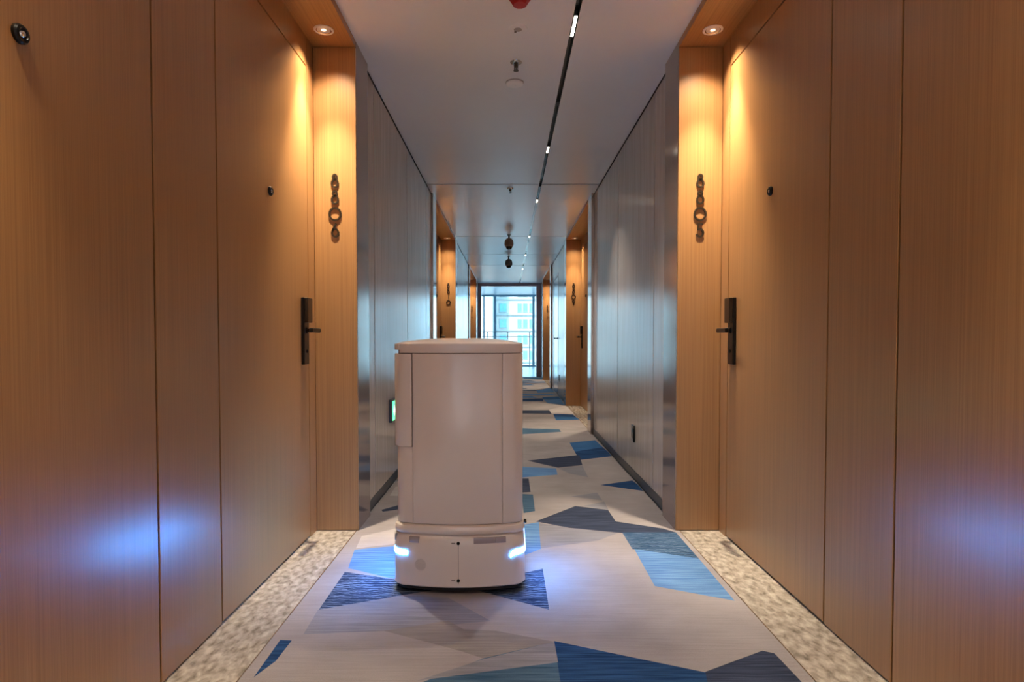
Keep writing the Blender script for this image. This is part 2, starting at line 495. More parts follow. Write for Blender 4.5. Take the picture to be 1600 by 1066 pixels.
def make_door(side, ya, yb, lock_at_b, k, near):
    d = SIDES[side]; s, xd = d['s'], d['xd']
    door_n[0] += 1
    leaf = obj('door_%d' % door_n[0], bx(xd, xd + s * 0.04, ya + 0.004, yb - 0.004, 0.010, 2.357, bev=0.0015), M['wood'])
    num = NUM[(side, k)]
    lab = ('oak door with black lock beside the %s' if lock_at_b else 'oak door in front of the one beside the %s') % WHERE[(side, k)]
    tag(leaf, lab, 'door', kind='structure')
    f = -s                                              # outward from the leaf into the corridor
    yl = yb - 0.075 if lock_at_b else ya + 0.075        # lock centre
    dy = -1 if lock_at_b else 1                         # lever points to the hinge side
    yp = yb - 0.475 if lock_at_b else ya + 0.475
    ph = obj('peephole', lathe([(0.0, -0.005), (0.020, -0.005), (0.020, 0.006), (0.017, 0.010), (0.012, 0.011), (0.010, 0.007), (0, 0.007)], 20,
                               'X' if f > 0 else '-X', (xd, yp, 1.626)), M['black'], leaf, True)
    obj('lens', lathe([(0, 0.004), (0.0095, 0.006), (0.006, 0.0105), (0, 0.012)], 16, 'X' if f > 0 else '-X', (xd, yp, 1.626)), M['chrome'], ph, True)
    bm = bx(xd, xd + f * 0.016, yl - 0.034, yl + 0.034, 0.880, 1.207, bev=0.002)
    pl = obj('lock_plate', bm, M['black'], leaf)
    obj('card_reader', bx(xd + f * 0.016, xd + f * 0.034, yl - 0.034, yl + 0.034, 1.085, 1.207, bev=0.003), M['bronze'], pl)
    bm = lathe([(0.017, 0), (0.017, 0.006), (0.010, 0.008), (0.010, 0.066)], 16, 'X' if f > 0 else '-X', (xd + f * 0.014, yl, 1.047))
    box(bm, xd + f * 0.064, xd + f * 0.082, yl - dy * 0.012, yl + dy * 0.115, 1.036, 1.058, bev=0.004)
    obj('lever_handle', bm, M['black'], pl, True)
    obj('keyhole', lathe([(0.009, 0), (0.009, 0.003), (0.006, 0.004), (0.005, 0.001), (0, 0.001)], 14, 'X' if f > 0 else '-X', (xd + f * 0.0155, yl, 0.945)), M['lens'], pl, True)
    return leaf


for side, d in SIDES.items():
    s, xp, xw, xd = d['s'], d['xp'], d['xw'], d['xd']
    bm = bx(xd + s * 0.075, xd + s * 0.4, Y_BACK, Y_END, 0.0, 2.76)
    W = obj('wall_' + side, bm, M['gap'])
    tag(W, '%s corridor wall of greige panels and oak recesses' % side, 'wall', kind='structure')
    walls[side] = W
    bb = bmesh.new()
    # behind the camera the wall goes on as panels
    cuts = [[Y_BACK, -0.6, 0.39]] + PANEL_CUTS[side]
    for run in cuts:
        for a, b in zip(run, run[1:]):
            obj('wall_panel', bx(xw, xw + s * 0.02, a + 0.008, b - 0.008, 0.062, H - 0.012, bev=0.001), M['panel'], W)
        box(bb, xw - s * 0.002, xw + s * 0.02, run[0], run[-1], 0.0, 0.060)
        obj('panel_backing', bx(xw + s * 0.022, xw + s * 0.05, run[0], run[-1], 0, 2.76), M['gap'], W)
    tag(obj('baseboard_' + side, bb, M['base']), 'low dark grey baseboard under the %s wall panels' % side, 'baseboard', kind='structure')
    for k, (y0, y1) in enumerate(REC):
        # jambs either side of the recess: metal towards the corridor, oak on the reveal
        for ya, yb, face in ((y1, y1 + JW, y1), (y0 - JW, y0, y0)):
            fa, fb = (ya + 0.0, yb) if face == y1 else (ya, yb)
            obj('portal_jamb', bx(xp, xd + s * 0.05, ya + (0.016 if face == y1 else 0), yb - (0 if face == y1 else 0.016), 0.0, H, bev=0.001), M['jamb'], W)
            e0, e1 = (y1, y1 + 0.0155) if face == y1 else (y0 - 0.0155, y0)
            obj('reveal_panel', bx(xp, xd - s * 0.001, e0, e1, 0.003, SOF - 0.002, bev=0.001), M['wood'], W)
        obj('soffit', bx(xp, xd + s * 0.05, y0 - 0.01, y1 + 0.01, SOF, H, bev=0.001), M['wood_flat'], W)
        z0 = 0.008
        obj('header_panel', bx(xd, xd + s * 0.04, y0 + 0.10, y1 - 0.10, 2.364, SOF, bev=0.001), M['wood'], W)
        obj('side_strip', bx(xd, xd + s * 0.04, y1 - 0.097, y1, 0, SOF), M['wood'], W)
        obj('side_strip', bx(xd, xd + s * 0.04, y0, y0 + 0.097, 0, SOF), M['wood'], W)
        ym = (y0 + y1) / 2
        obj('center_panel', bx(xd, xd + s * 0.04, ym - 0.181, ym + 0.181, 0.006, 2.359, bev=0.0015), M['wood'], W)
        obj('recess_backing', bx(xd + s * 0.045, xd + s * 0.075, y0 - 0.02, y1 + 0.02, 0, 2.76), M['gap'], W)
        make_door(side, ym + 0.1850, y1 - 0.1, True, k, False)
        make_door(side, y0 + 0.1, ym - 0.1850, False, k, True)
        # stone threshold with a thin metal edge
        sx = CX0 if s < 0 else CX1
        obj('threshold_stone', bx(sx + s * 0.004, xd + s * 0.03, y0 + 0.001, y1 - 0.001, -0.012, 0.0005), M['stone'], floor)
        obj('edge_strip', bx(sx, sx + s * 0.0035, y0 + 0.001, y1 - 0.001, -0.012, 0.0012), M['chrome'], floor)
        # room number: four deep numerals on the far reveal
        xc = (xp + xd) / 2
        rn = empty('room_number', (xc, y1, 1.693), 'bronze room number %s on the %s' % (NUM[(side, k)], WHERE[(side, k)]), 'room number', 'room numbers on the oak reveals')
        for i, ch in enumerate(NUM[(side, k)]):
            o = obj('numeral', digit(ch), M['bronze'], rn, True)
            o.location = (0, 0, 0.126 - 0.084 * i)

bm = bx(-3.1, -0.806, Y_BACK - 0.2, Y_BACK, 0, 2.76)  # lobby behind the camera, added to let soft fill into the corridor
box(bm, 0.917, 3.2, Y_BACK - 0.2, Y_BACK, 0, 2.76); box(bm, -0.806, 0.917, Y_BACK - 0.2, Y_BACK, H + 0.001, 2.76)
tag(obj('wall_back', bm, M['white_wall']), 'white wall of the added lobby behind the camera with the corridor opening', 'wall', kind='structure')
for nm, a, b in (('wall_back_left', -3.1, -3.0), ('wall_back_right', 3.1, 3.2)):
    tag(obj(nm, bx(a, b, Y_LOB, Y_BACK - 0.2, 0, 2.76), M['white_wall']), 'white side wall of the added lobby behind the camera, %s' % nm[10:], 'wall', kind='structure')
obj('added_lobby_carpet', bx(-3.0, 3.1, Y_LOB, Y_BACK, -0.012, 0.0), CM[10], floor)
obj('added_lobby_ceiling', bx(-3.0, 3.1, Y_LOB, Y_BACK - 0.2, 2.70, 2.75), M['ceil'], ceiling)
tag(obj('wall_back_outer', bx(-3.1, 3.2, Y_LOB, Y_LOB + 0.1, 0, 2.76), M['white_wall']), 'end wall of the added lobby behind the camera', 'wall', kind='structure')
for nm, y, rz, a, b in (('window_portal', 22.6, PI, 5.3, 2.6),):
    l = bpy.data.lights.new(nm, 'AREA'); l.shape = 'RECTANGLE'; l.size = a; l.size_y = b; l.cycles.is_portal = True
    o = bpy.data.objects.new(nm, l); C.objects.link(o); o.location = (0.05, y, 1.35); o.rotation_euler = (-PI / 2 if y > 0 else PI / 2, 0, 0)

# service door set flush in the right wall, far down the corridor
sx = SIDES['right']['xw']
door_n[0] += 1
sd = obj('door_%d' % door_n[0], bx(sx, sx + 0.03, 10.76, 11.64, 0.01, 2.15, bev=0.002), M['service'])
tag(sd, 'pale satin service door flush in the right wall down the corridor', 'door', kind='structure')
obj('frame', box(box(bx(sx - 0.004, sx + 0.03, 10.70, 10.755, 0, 2.21), sx - 0.004, sx + 0.03, 11.645, 11.70, 0, 2.21), sx - 0.004, sx + 0.03, 10.755, 11.645, 2.155, 2.21), M['frame'], sd)
bm = lathe([(0.02, 0), (0.02, 0.01), (0.009, 0.012), (0.009, 0.06)], 14, '-X', (sx, 10.84, 1.03))
box(bm, sx - 0.07, sx - 0.052, 10.83, 10.95, 1.02, 1.042, bev=0.004)
obj('lever_handle', bm, M['black'], sd, True)
obj('transom_panel', bx(sx, sx + 0.03, 10.702, 11.698, 2.214, H - 0.012), M['panel'], walls['right'])
obj('panel_backing', bx(sx + 0.032, sx + 0.05, 10.70, 11.70, 0, 2.76), M['gap'], walls['right'])

# ------------------------------------------------------------------ end portal, lobby, window, rail
bm = bx(-0.83, -0.715, Y_END, Y_END + 0.30, 0, H, bev=0.004)
box(bm, 0.785, 0.906, Y_END, Y_END + 0.30, 0, H, bev=0.004)
box(bm, -0.715, 0.785, Y_END, Y_END + 0.30, 2.462, H, bev=0.004)
tag(obj('trim_1', bm, M['frame']), 'dark purple-brown metal portal framing the bright end of the corridor', 'portal', kind='structure')
bm = bx(-2.7, -0.831, Y_END + 0.02, Y_END + 0.28, 0, 2.76)
box(bm, 0.907, 2.8, Y_END + 0.02, Y_END + 0.28, 0, 2.76)
box(bm, -0.831, 0.907, Y_END + 0.02, Y_END + 0.28, H + 0.001, 2.76)
tag(obj('wall_end', bm, M['white_wall']), 'white lobby wall around the end portal', 'wall', kind='structure')
for nm, a, b in (('wall_lobby_left', -2.7, -2.6), ('wall_lobby_right', 2.7, 2.8)):
    tag(obj(nm, bx(a, b, Y_END + 0.28, 22.9, 0, 2.76), M['white_wall']), 'white side wall of the window lobby, %s' % nm[11:], 'wall', kind='structure')
YW = 22.5
win = tag(obj('window_1', box(bx(-2.6, 2.7, YW - 0.03, YW + 0.03, 0, 0.05), -2.6, 2.7, YW - 0.03, YW + 0.03, 2.64, 2.70), M['alu']),
          'floor to ceiling window with blue-grey mullions at the corridor end', 'window', kind='structure')
mul = [(-2.58, 0.06), (-0.89, 0.05), (-0.47, 0.10), (0.98, 0.09), (2.68, 0.06)]
for x, wd in mul:
    obj('mullion', bx(x - wd / 2, x + wd / 2, YW - 0.05, YW + 0.03, 0.05, 2.64, bev=0.004), M['alu'], win)
for (a, wa), (b, wb) in zip(mul, mul[1:]):
    obj('pane', bx(a + wa / 2, b - wb / 2, YW - 0.004, YW + 0.004, 0.05, 2.64), M['glass'], win)
rail = empty('guard_rail', (0, 22.1, 0), 'slim steel guard rail in front of the end window', 'railing')
for x in (-1.5, -0.74, 0.0, 0.82, 1.6):
    obj('post', bx(x - 0.016, x + 0.016, -0.012, 0.012, 0, 1.30), M['steel'], rail)
for z in (1.305, 1.12):
    obj('rail_bar', bx(-2.4, 2.5, -0.018, 0.018, z - 0.012, z + 0.016, bev=0.004), M['steel'], rail)

# facade of the block across the street (0.113 m per pixel at 105 m)
YF = 105.0; mp_ = YF / FPX
def fx(px): return (px - VPX) * mp_
def fz(py): return 1.0 + (VPY - py) * mp_
bld = empty('apartment_block', (0, YF, -26), 'white apartment block with blue windows seen through the end window', 'building')
def part(n, m, p, *a, bev=0.0):
    return obj(n, bx(a[0], a[1], a[2] - YF, a[3] - YF, a[4] + 26, a[5] + 26, bev=bev), m, p)
part('facade', M['facade'], bld, fx(700), fx(900), YF, YF + 12, -26, 20)
part('stair_tower', M['facade'], bld, fx(640), fx(771), YF - 6, YF - 0.01, -26, 20)
for r in range(-1, 5):
    yc = 481.5 + 24.5 * r
    part('floor_band', M['sill'], bld, fx(774), fx(900), YF - 0.25, YF - 0.005, fz(yc + 11.5), fz(yc + 9))
    for xa, xb in ((781, 791), (809, 814.5), (817.5, 823.5), (827.5, 833.5), (845, 855)):
        wf = part('window', M['sill'], bld, fx(xa) - 0.1, fx(xb) + 0.1, YF - 0.12, YF - 0.004, fz(yc + 6) - 0.1, fz(yc - 6.5) + 0.1)
        o = part('pane', M['pane'], wf, fx(xa), fx((xa + xb) / 2) - 0.03, YF - 0.16, YF - 0.12, fz(yc + 6), fz(yc - 6.5))
        o = part('pane', M['pane'], wf, fx((xa + xb) / 2) + 0.03, fx(xb), YF - 0.16, YF - 0.12, fz(yc + 6), fz(yc - 6.5))
tag(obj('ground', bx(-200, 200, 23.5, 320, -27, -26), M['sill']), 'street level far below the end window', 'ground', kind='structure')

# ------------------------------------------------------------------ delivery robot
RX, RY = -0.192, 2.30                          # middle of the front face on the floor
robot = empty('delivery_robot', (RX, RY + 0.27, 0), 'white cabinet delivery robot with glowing blue corner lights on the carpet', 'robot')
def outline(hw, y0, y1, sag, rf, rb, n=8):
    """closed plan, front bowed by sag towards -y; starts at front left, runs along the front to the right, round the back"""
    pts = []
    x1 = hw - rf
    def fy(x): return y0 + sag * (x / hw) ** 2
    m = 20
    xf = [-x1 + 2 * x1 * i / m for i in range(m + 1)]
    front = [(x, fy(x)) for x in xf]
    ye = fy(x1)
    cr = [(x1 + rf * math.sin(R(90 * i / n)), ye + rf * (1 - math.cos(R(90 * i / n)))) for i in range(1, n + 1)]
    br = [(hw - rb + rb * math.cos(R(90 * i / n)), y1 - rb + rb * math.sin(R(90 * i / n))) for i in range(0, n + 1)]
    pts = front + cr + br
    pts += [(-x, y) for x, y in br[::-1]] + [(-x, y) for x, y in cr[::-1]]
    return pts
def offset(pts, d):
    n = len(pts); out = []
    for i in range(n):
        a, b = pts[i - 1], pts[(i + 1) % n]; dx, dy = b[0] - a[0], b[1] - a[1]; l = math.hypot(dx, dy) or 1
        out.append((pts[i][0] + dy / l * d, pts[i][1] - dx / l * d))
    return out
def loft(levels):
    """levels: list of (points, z) or (points, list of z)"""
    bm = bmesh.new(); rings = []
    for pts, z in levels:
        rings.append([bm.verts.new((p[0], p[1], z[i] if isinstance(z, list) else z)) for i, p in enumerate(pts)])
    n = len(rings[0])
    for a, b in zip(rings, rings[1:]):
        for i in range(n):
            bm.faces.new((a[i], a[(i + 1) % n], b[(i + 1) % n], b[i]))
    bm.faces.new(rings[0]); bm.faces.new(rings[-1])
    return bm
def run(pts, a, b):
    """stretch of a closed plan between two parameters (fraction of the perimeter from front left, may be negative)"""
    n = len(pts); L = [0]
    for i in range(n): L.append(L[-1] + math.dist(pts[i], pts[(i + 1) % n]))
    T = L[-1]
    def at(s):
        q = (s % 1.0) * T
        for i in range(n):
            if L[i] <= q <= L[i + 1] + 1e-9:
                f = (q - L[i]) / max(L[i + 1] - L[i], 1e-9); p, r = pts[i], pts[(i + 1) % n]
                return (p[0] + (r[0] - p[0]) * f, p[1] + (r[1] - p[1]) * f)
    out = [at(a)]
    for w in (-1, 0, 1):
        for i in range(n):
            s = L[i] / T + w
            if a + 1e-4 < s < b - 1e-4: out.append((s, pts[i]))
    out = [out[0]] + [p for s, p in sorted(out[1:])] + [at(b)]
    return out
def sx_of(pts, x):
    """parameter of the front point with this x"""
    n = len(pts); L = 0; T = sum(math.dist(pts[i], pts[(i + 1) % n]) for i in range(n))
    for i in range(n):
        p, q = pts[i], pts[(i + 1) % n]
        if p[0] <= x <= q[0]: return (L + math.dist(p, q) * (x - p[0]) / (q[0] - p[0])) / T
        L += math.dist(p, q)
def shell(pts, a, b, z0, z1, th, bev=0.0012, top=None):
    """a curved panel of the plan between a and b, th thick inwards; top: optional function x-index -> z"""
    o = run(pts, a, b)
    n = len(o); inn = []
    for i in range(n):
        p, q = o[max(i - 1, 0)], o[min(i + 1, n - 1)]; dx, dy = q[0] - p[0], q[1] - p[1]; l = math.hypot(dx, dy) or 1
        inn.append((o[i][0] - dy / l * th, o[i][1] + dx / l * th))
    bm = bmesh.new()
    def ring(src, zz): return [bm.verts.new((p[0], p[1], zz(i) if callable(zz) else zz)) for i, p in enumerate(src)]
    zt = (lambda i: top(i, n)) if top else z1
    A, B, Cc, D = ring(o, z0), ring(o, zt), ring(inn, z0), ring(inn, zt)
    for i in range(n - 1):
        bm.faces.new((A[i], A[i + 1], B[i + 1], B[i])); bm.faces.new((Cc[i], D[i], D[i + 1], Cc[i + 1]))
        bm.faces.new((B[i], B[i + 1], D[i + 1], D[i])); bm.faces.new((A[i], Cc[i], Cc[i + 1], A[i + 1]))
    bm.faces.new((A[0], B[0], D[0], Cc[0])); bm.faces.new((A[-1], Cc[-1], D[-1], B[-1]))
    if bev:
        bmesh.ops.recalc_face_normals(bm, faces=bm.faces)
        es = [e for e in bm.edges if len(e.link_faces) == 2 and e.calc_face_angle(0) > R(60)]
        bmesh.ops.bevel(bm, geom=es, offset=bev, segments=2, affect='EDGES', profile=0.5)
    return bm
DEP = 0.54
oy = -0.27
cabo = outline(0.2525, oy + 0.012, oy + DEP - 0.012, 0.040, 0.05, 0.06)
baso = outline(0.2620, oy, oy + DEP, 0.044, 0.062, 0.08)
PL = M['plastic']
# cabinet core seen only in the seams, then the panels that wrap it
obj('cabinet_core', loft([(offset(cabo, -0.007), 0.262), (offset(cabo, -0.007), 0.975)]), M['core'], robot, True)
sl, sr = sx_of(cabo, -0.182), sx_of(cabo, 0.172)
SB = 0.5                                        # middle of the back
zb, zt = 0.277, 0.947
obj('front_door', shell(cabo, sl + 0.0004, sr - 0.0004, zb, zt, 0.007), PL, robot, True)
obj('right_side_panel', shell(cabo, sr + 0.0004, SB + 0.1, zb, zt, 0.007), PL, robot, True)
obj('back_panel', shell(cabo, SB + 0.1016, 0.70, zb, 0.985, 0.007), PL, robot, True)
wide = offset(cabo, 0.007); narrow = offset(cabo, -0.0065 + 0.0005)
obj('left_side_panel', shell(offset(cabo, -0.003), 0.7016, 1 + sl - 0.0004, zb, 0.578, 0.006), PL, robot, True)
slw = sx_of(wide, -0.184)
def notch(i, n):
    return 0.943
bm = shell(wide, 0.7016, 1 + slw - 0.0008, 0.580, 0.946, 0.012, bev=0.003)
obj('left_side_cover', bm, PL, robot, True)
# rim of the lid: notched at the left where the cover rises
rim = shell(cabo, sl - 0.03, SB + 0.1, 0.9495, 0.9855, 0.007, bev=0.001)
obj('lid_rim', rim, PL, robot, True)
obj('lid_rim', shell(wide, 0.7016, 1 + sl - 0.0308, 0.962, 0.9855, 0.012, bev=0.001), PL, robot, True)
# domed lid
lv = []
for f, z in ((0.0, 0.9857), (-0.004, 0.9885), (-0.03, 0.9945), (-0.08, 1.0015), (-0.14, 1.0065), (-0.20, 1.008)):
    k = 1 + f / 0.2525
    lv.append(([(p[0] * k, p[1] * k) for p in offset(cabo, 0.001)], z))
obj('lid', loft(lv), PL, robot, True)
# collar between cabinet and base
obj('collar', loft([(offset(baso, -0.016), 0.236), (offset(baso, -0.004), 0.240), (offset(baso, -0.001), 0.246), (offset(baso, -0.001), 0.258),
                    (offset(baso, -0.005), 0.268), (offset(baso, -0.016), 0.2745)]), PL, robot, True)
# base shell with rounded shoulder, split down the middle of the front
lo = [(-0.004, 0.030), (0.002, 0.036), (0.0, 0.046), (0.0, 0.10), (0.0, 0.19), (-0.003, 0.212), (-0.010, 0.228), (-0.018, 0.2355)]
obj('base_shell', loft([(offset(baso, o), z) for o, z in lo]), PL, robot, True)
obj('skirt', loft([(offset(baso, -0.030), 0.008), (offset(baso, -0.012), 0.016), (offset(baso, -0.010), 0.031)]), M['skirt'], robot, True)
mid = sx_of(baso, -0.0005); mid2 = sx_of(baso, 0.0008)
obj('seam', shell(offset(baso, 0.0004), mid, mid2, 0.046, 0.205, 0.002, bev=0), M['core'], robot)
# sensor windows in the shoulder
for xa, xb, mm in ((-0.195, -0.156, 'sensor'), (0.060, 0.145, 'sensor'), (0.145, 0.185, 'sensor')):
    a, b = sx_of(baso, xa), sx_of(baso, xb)
    obj('sensor_window', shell(offset(baso, 0.0012 if xb > 0.15 or xa < 0 else 0.0008), a, b, 0.204, 0.226, 0.014, bev=0.0006), M[mm], robot, True)
sh = run(baso, -0.07, -0.03)
obj('side_sensor', shell(offset(baso, 0.0012), -0.060, -0.035, 0.200, 0.226, 0.012, bev=0.0006), M['grille'], robot, True)
# light strips wrapped round both front corners
la_cut = 0.02
def led(a, b):
    pts = offset(baso, 0.0022)
    o = run(pts, a, b); n = len(o); bm = bmesh.new(); rows = []
    inn = run(offset(baso, -0.004), a, b)
    if len(inn) != n: inn = [(p[0] * 0.985, p[1] * 0.985) for p in o]
    for i in range(n):
        f = i / (n - 1)
        e = min(1.0, f / 0.12, (1 - f) / 0.05)
        zc = 0.150 + 0.010 * (f if a < 0 else 1 - f) * 0 + 0.0
        up = min(1.0, 6 * ((1 - f) if a < 0.2 and a < la_cut else f))   # climbs towards the side
        z = 0.150 + 0.013 * up; h = 0.0092 * (0.75 + 0.25 * e)
        rows.append([bm.verts.new((o[i][0], o[i][1], z - h)), bm.verts.new((o[i][0], o[i][1], z + h)),
                     bm.verts.new((inn[i][0], inn[i][1], z + h)), bm.verts.new((inn[i][0], inn[i][1], z - h))])
    for p, q in zip(rows, rows[1:]):
        for j in range(4): bm.faces.new((p[j], p[(j + 1) % 4], q[(j + 1) % 4], q[j]))
    bm.faces.new(rows[0]); bm.faces.new(rows[-1])
    return bm
la, lb = sx_of(baso, -0.203), sx_of(baso, 0.203)
CORN = 0.115
obj('light_strip', led(la - 0.235, la), M['led'], robot, True)
obj('light_strip', led(lb, lb + 0.235), M['led'], robot, True)
# cameras on the seam with a printed tick beside each, speaker holes, casters, latch screws
yf = oy
for z in (0.207, 0.060):
    ln = obj('camera_lens', lathe([(0.0065, 0), (0.0065, 0.003), (0.0045, 0.004), (0.003, 0.002), (0, 0.002)], 16, '-Y', (0, yf + 0.001, z)), M['lens'], robot, True)
    obj('printed_mark', bx(-0.027, -0.012, yf - 0.0006, yf + 0.002, z - 0.0016, z + 0.0016), M['core'], ln)
bm = bmesh.new()
def fyb(x): return oy + 0.044 * (x / 0.262) ** 2
for i in range(-5, 6):
    for j in range(-5, 6):
        x, z = i * 0.0046 + (j % 2) * 0.0023, j * 0.0042
        if math.hypot(x, z) < 0.023:
            X = -0.150 + x
            lathe([(0.0011, 0), (0.0011, 0.002)], 6, '-Y', (X, fyb(X) + 0.0012, 0.118 + z), bm)
tag(obj('speaker_holes', bm, M['core'], robot), kind='stuff')
for x, y in ((-0.17, -0.18), (0.19, -0.185), (-0.17, 0.20), (0.19, 0.20)):
    ca = obj('caster', lathe([(0.012, -0.011), (0.021, -0.011), (0.0235, -0.006), (0.0235, 0.006), (0.021, 0.011), (0.012, 0.011)], 18, 'X', (x, y, 0.0235)), M['white'], robot, True)
    obj('fork', bx(x - 0.016, x + 0.016, y - 0.012, y + 0.012, 0.030, 0.040), M['skirt'], ca)
for y in (oy + 0.075, oy + 0.09):
    obj('latch_pin', lathe([(0.005, 0), (0.005, 0.008), (0.003, 0.010), (0, 0.010)], 10, 'X', (0.258, y, 0.262 + (y - oy) * 0.1)), M['lens'], robot, True)

# ------------------------------------------------------------------ small things on the walls
xw = SIDES['left']['xw']
sg = empty('exit_sign', (xw, 4.20, 0.44), 'low green lit exit sign on the left wall behind the robot', 'sign')
obj('housing', bx(0, 0.022, -0.19, 0.19, 0, 0.155, bev=0.004), M['base'], sg)
face = obj('sign_face', bx(0.022, 0.024, -0.175, 0.175, 0.012, 0.143), M['sign'], sg)
bm = bmesh.new()                                # running figure, doorway and arrow
def quad(pts, x0=0.0241, x1=0.0252):
    a = [bm.verts.new((x0, p[0], p[1])) for p in pts]; b = [bm.verts.new((x1, p[0], p[1])) for p in pts]
    n = len(pts)
    bm.faces.new(a); bm.faces.new(b)
    for i in range(n): bm.faces.new((a[i], a[(i + 1) % n], b[(i + 1) % n], b[i]))
quad([(-0.15, 0.075), (-0.11, 0.11), (-0.11, 0.088), (-0.05, 0.088), (-0.05, 0.062), (-0.11, 0.062), (-0.11, 0.04)])
obj('arrow', bm, M['sign_white'], face)
bm = bmesh.new()
quad([(0.055 + 0.012 * math.cos(R(30 * i)), 0.122 + 0.012 * math.sin(R(30 * i))) for i in range(12)])
quad([(0.045, 0.108), (0.068, 0.104), (0.074, 0.066), (0.056, 0.064)])
quad([(0.056, 0.068), (0.066, 0.062), (0.048, 0.045), (0.022, 0.034), (0.02, 0.042), (0.042, 0.052)])
quad([(0.064, 0.068), (0.074, 0.066), (0.094, 0.05), (0.108, 0.022), (0.099, 0.02), (0.084, 0.045)])
quad([(0.046, 0.106), (0.048, 0.098), (0.026, 0.09), (0.018, 0.07), (0.01, 0.074), (0.02, 0.096)])
quad([(0.066, 0.104), (0.07, 0.096), (0.09, 0.088), (0.10, 0.07), (0.092, 0.066), (0.084, 0.08)])
obj('running_figure', bm, M['sign_white'], face)
for (y, z), lab in (((4.285, 0.327), 'black wall socket low on the right wall before the second recess'), ((10.45, 0.33), 'small black wall socket beside the pale service door')):
    xr = SIDES['right']['xw']
    so = obj('wall_socket', bx(xr - 0.011, xr, y - 0.043, y + 0.043, z - 0.06, z + 0.06, bev=0.003), M['black']); tag(so, lab, 'socket')
    obj('socket_insert', bx(xr - 0.013, xr - 0.011, y - 0.026, y + 0.026, z - 0.035, z + 0.035, bev=0.0005), M['lens'], so)

# ------------------------------------------------------------------ ceiling things
def spot(parent, loc, watts, col, angle, blend, size=0.02, name='lamp_light'):
    l = bpy.data.lights.new(name, 'SPOT'); l.energy = watts; l.color = col
    l.spot_size = R(angle); l.spot_blend = blend; l.shadow_soft_size = size
    o = bpy.data.objects.new(name, l); C.objects.link(o); o.parent = parent; o.location = loc
    return o
def downlight(x, y, side, k, far):
    t = empty('downlight', (x, y, SOF), 'downlight %s the %s' % ('directly above' if far else 'nearer the camera than', WHERE[(side, k)]), 'downlight', 'downlights in the oak soffits')
    obj('trim_ring', lathe([(0.040, -0.0005), (0.047, -0.001), (0.048, -0.004), (0.044, -0.007), (0.038, -0.007), (0.036, -0.003)], 28), M['ring'], t, True)
    bm = bmesh.new(); n = 24; rr = []
    for r_, z_ in ((0.0385, -0.006), (0.034, -0.0035), (0.026, -0.0015), (0.013, -0.0007)):
        rr.append([bm.verts.new((r_ * math.cos(2 * PI * i / n), r_ * math.sin(2 * PI * i / n), z_)) for i in range(n)])
    for a, b in zip(rr, rr[1:]):
        for i in range(n): bm.faces.new((a[i], a[(i + 1) % n], b[(i + 1) % n], b[i]))
    obj('reflector', bm, M['reflector'], t, True)
    obj('lamp', lathe([(0.013, -0.0008), (0.012, -0.004), (0.006, -0.0055), (0, -0.006)], 16), M['lamp'], t, True)
    spot(t, (0, 0, -0.008), DOWN_W * (1 if k == 0 else 0.55), WARM, 112, 1.0, 0.03)
    spot(t, (0, 0, -0.009), DOWN_W * (4.4 if k == 0 else 2.3), WARM, 54, 1.0, 0.02, 'lamp_beam')
for side, d in SIDES.items():
    xc = (d['xp'] + d['xd']) / 2
    for k, (y0, y1) in enumerate(REC):
        downlight(xc, y1 - 0.17, side, k, True)
        downlight(xc, y0 + 0.17, side, k, False)

# added fill lamp, unseen in the lobby behind the camera, lights robot front
t = empty('added_fill_lamp', (-2.1, -3.3, 2.70), 'added square fill lamp out of sight in the lobby behind the camera', 'fill light')
obj('frame', bx(-0.62, 0.62, -0.62, 0.62, -0.03, 0.0, bev=0.004), M['white'], t)
obj('diffuser', bx(-0.58, 0.58, -0.58, 0.58, -0.034, -0.03), M['lamp'], t)
l = bpy.data.lights.new('fill_lamp_light', 'AREA'); l.shape = 'SQUARE'; l.size = 1.1; l.energy = 50; l.color = (0.92, 0.95, 1.0)
o = bpy.data.objects.new('fill_lamp_light', l); C.objects.link(o); o.parent = t; o.location = (0, 0, -0.04)
# black track let into the ceiling with lamp modules
tk = empty('track_light', (0, 0, H), 'long black magnetic track running down the ceiling right of centre', 'track light')
bm = bx(TX0 + 0.0005, TX1 - 0.0005, Y_BACK + 0.2, Y_END - 0.6, 0.030, 0.036)
box(bm, TX0 + 0.0005, TX0 + 0.003, Y_BACK + 0.2, Y_END - 0.6, 0.0, 0.030)
box(bm, TX1 - 0.003, TX1 - 0.0005, Y_BACK + 0.2, Y_END - 0.6, 0.0, 0.030)
obj('channel', bm, M['track'], tk)
def module(a, b, lit):
    mo = obj('lamp_module', bx(TX0 + 0.004, TX1 - 0.004, a, b, 0.002, 0.028, bev=0.001), M['track'], tk)
    if lit:
        n = max(2, int((b - a) / 0.035))
        for i in range(n):
            ya = a + (b - a) * (i + 0.12) / n; yb = a + (b - a) * (i + 0.88) / n
            obj('lamp_cell', bx(TX0 + 0.007, TX1 - 0.007, ya, yb, 0.0005, 0.0025), M['module'], mo)
        spot(tk, ((TX0 + TX1) / 2, (a + b) / 2, -0.004), TRACK_W * (1.0 if a < 8 else 0.45), NEUTRAL, 95, 0.8, 0.03, 'track_lamp_light')
for a, b, lit in ((-0.9, -0.7, 1), (0.95, 1.15, 0), (2.87, 3.07, 1), (3.9, 3.96, 0), (4.80, 4.95, 1), (6.02, 6.5, 0), (6.58, 6.72, 1),
                  (8.35, 8.75, 0), (8.85, 9.0, 1), (9.3, 9.45, 0), (10.35, 10.6, 0), (10.8, 10.95, 1), (12.0, 12.2, 0), (12.4, 12.5, 0), (12.9, 13.05, 1), (14.6, 14.9, 0)):
    module(a, b, lit)
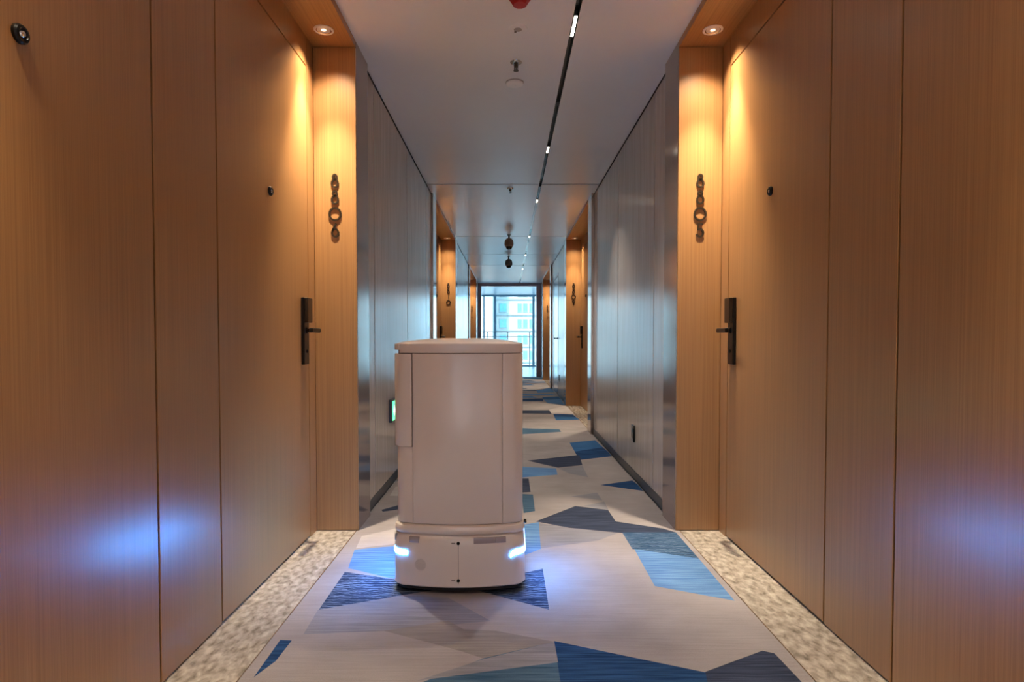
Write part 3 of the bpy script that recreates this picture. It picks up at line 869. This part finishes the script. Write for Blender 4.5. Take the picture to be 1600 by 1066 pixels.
for a, b in ((6.74, 8.33), (9.02, 9.28), (9.47, 10.33), (10.97, 11.98), (12.52, 12.88), (13.07, 14.55)):
    obj('cover_strip', bx(TX0 + 0.003, TX1 - 0.003, a, b, 0.001, 0.006), M['opal'], tk)

def on_ceiling(name, x, y, label, cat):
    return empty(name, (x, y, H), label, cat)
o = on_ceiling('fire_alarm', 0.055, 2.68, 'red fire alarm beacon on the ceiling at the top edge', 'alarm')
obj('housing', lathe([(0.058, 0), (0.058, -0.018), (0.052, -0.024), (0.034, -0.052), (0.030, -0.056), (0, -0.057)], 10), M['red'], o)
obj('mounting_base', lathe([(0.064, 0.0), (0.064, -0.006), (0.06, -0.008), (0.0, -0.008)], 24), M['red'], o)
o = on_ceiling('ceiling_speaker', 0.051, 2.985, 'flush round ceiling speaker with grey grille behind the red alarm', 'speaker')
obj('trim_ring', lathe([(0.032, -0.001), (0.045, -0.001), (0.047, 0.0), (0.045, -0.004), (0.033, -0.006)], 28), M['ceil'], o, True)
obj('grille', lathe([(0.033, -0.001), (0.032, -0.004), (0.02, -0.006), (0, -0.0065)], 24), M['grille'], o, True)
obj('indicator', lathe([(0.007, -0.002), (0.006, -0.006), (0, -0.007)], 8, at=(-0.012, 0.02, -0.002)), M['core'], o)
def sprinkler(x, y, label):
    o = on_ceiling('sprinkler', x, y, label, 'sprinkler')
    obj('escutcheon', lathe([(0.012, 0), (0.032, 0), (0.033, -0.003), (0.026, -0.009), (0.014, -0.011)], 24), M['chrome'], o, True)
    bm = lathe([(0.012, -0.008), (0.012, -0.022), (0.007, -0.026), (0.007, -0.030)], 14)
    for sx in (-1, 1):
        box(bm, sx * 0.009 - 0.002, sx * 0.009 + 0.002, -0.003, 0.003, -0.046, -0.022)
    lathe([(0.003, -0.028), (0.003, -0.045)], 8, bm=bm)
    obj('body', bm, M['bronze'], o, True)
    obj('deflector', lathe([(0.003, -0.045), (0.014, -0.047), (0.014, -0.049), (0, -0.049)], 14), M['bronze'], o)
sprinkler(0.047, 3.34, 'chrome sprinkler head between the speaker and the white disc')
sprinkler(0.028, 6.08, 'small sprinkler head just past the ceiling joint')
def disc(x, y, label, r=0.054):
    o = on_ceiling('smoke_detector', x, y, label, 'smoke detector')
    obj('mounting_base', lathe([(r, 0), (r, -0.005), (r * 0.94, -0.007), (r * 0.9, -0.007)], 32), M['grille'], o, True)
    obj('cover', lathe([(r * 0.96, -0.006), (r * 0.93, -0.013), (r * 0.75, -0.018), (r * 0.3, -0.019), (0, -0.019)], 32), M['white'], o, True)
    obj('indicator', lathe([(0.006, -0.018), (0.005, -0.021), (0, -0.0215)], 10), M['white'], o)
disc(0.043, 3.60, 'flat white round smoke detector behind the chrome sprinkler')
disc(0.03, 12.0, 'small white smoke detector beyond the second dome camera')
def dome(x, y, label):
    o = on_ceiling('dome_camera', x, y, label, 'camera')
    obj('stem', lathe([(0.03, 0), (0.03, -0.006), (0.012, -0.010), (0.012, -0.06)], 16), M['bronze'], o, True)
    obj('housing', lathe([(0.012, -0.050), (0.040, -0.058), (0.062, -0.085), (0.068, -0.13), (0.064, -0.165), (0.05, -0.172)], 24), M['dome'], o, True)
    obj('lens_dome', lathe([(0.049, -0.168), (0.046, -0.19), (0.032, -0.208), (0.014, -0.216), (0, -0.217)], 20), M['lens'], o, True)
dome(0.022, 8.75, 'brown dome security camera hanging nearer the robot')
dome(0.022, 11.0, 'brown dome security camera hanging farther toward the window')
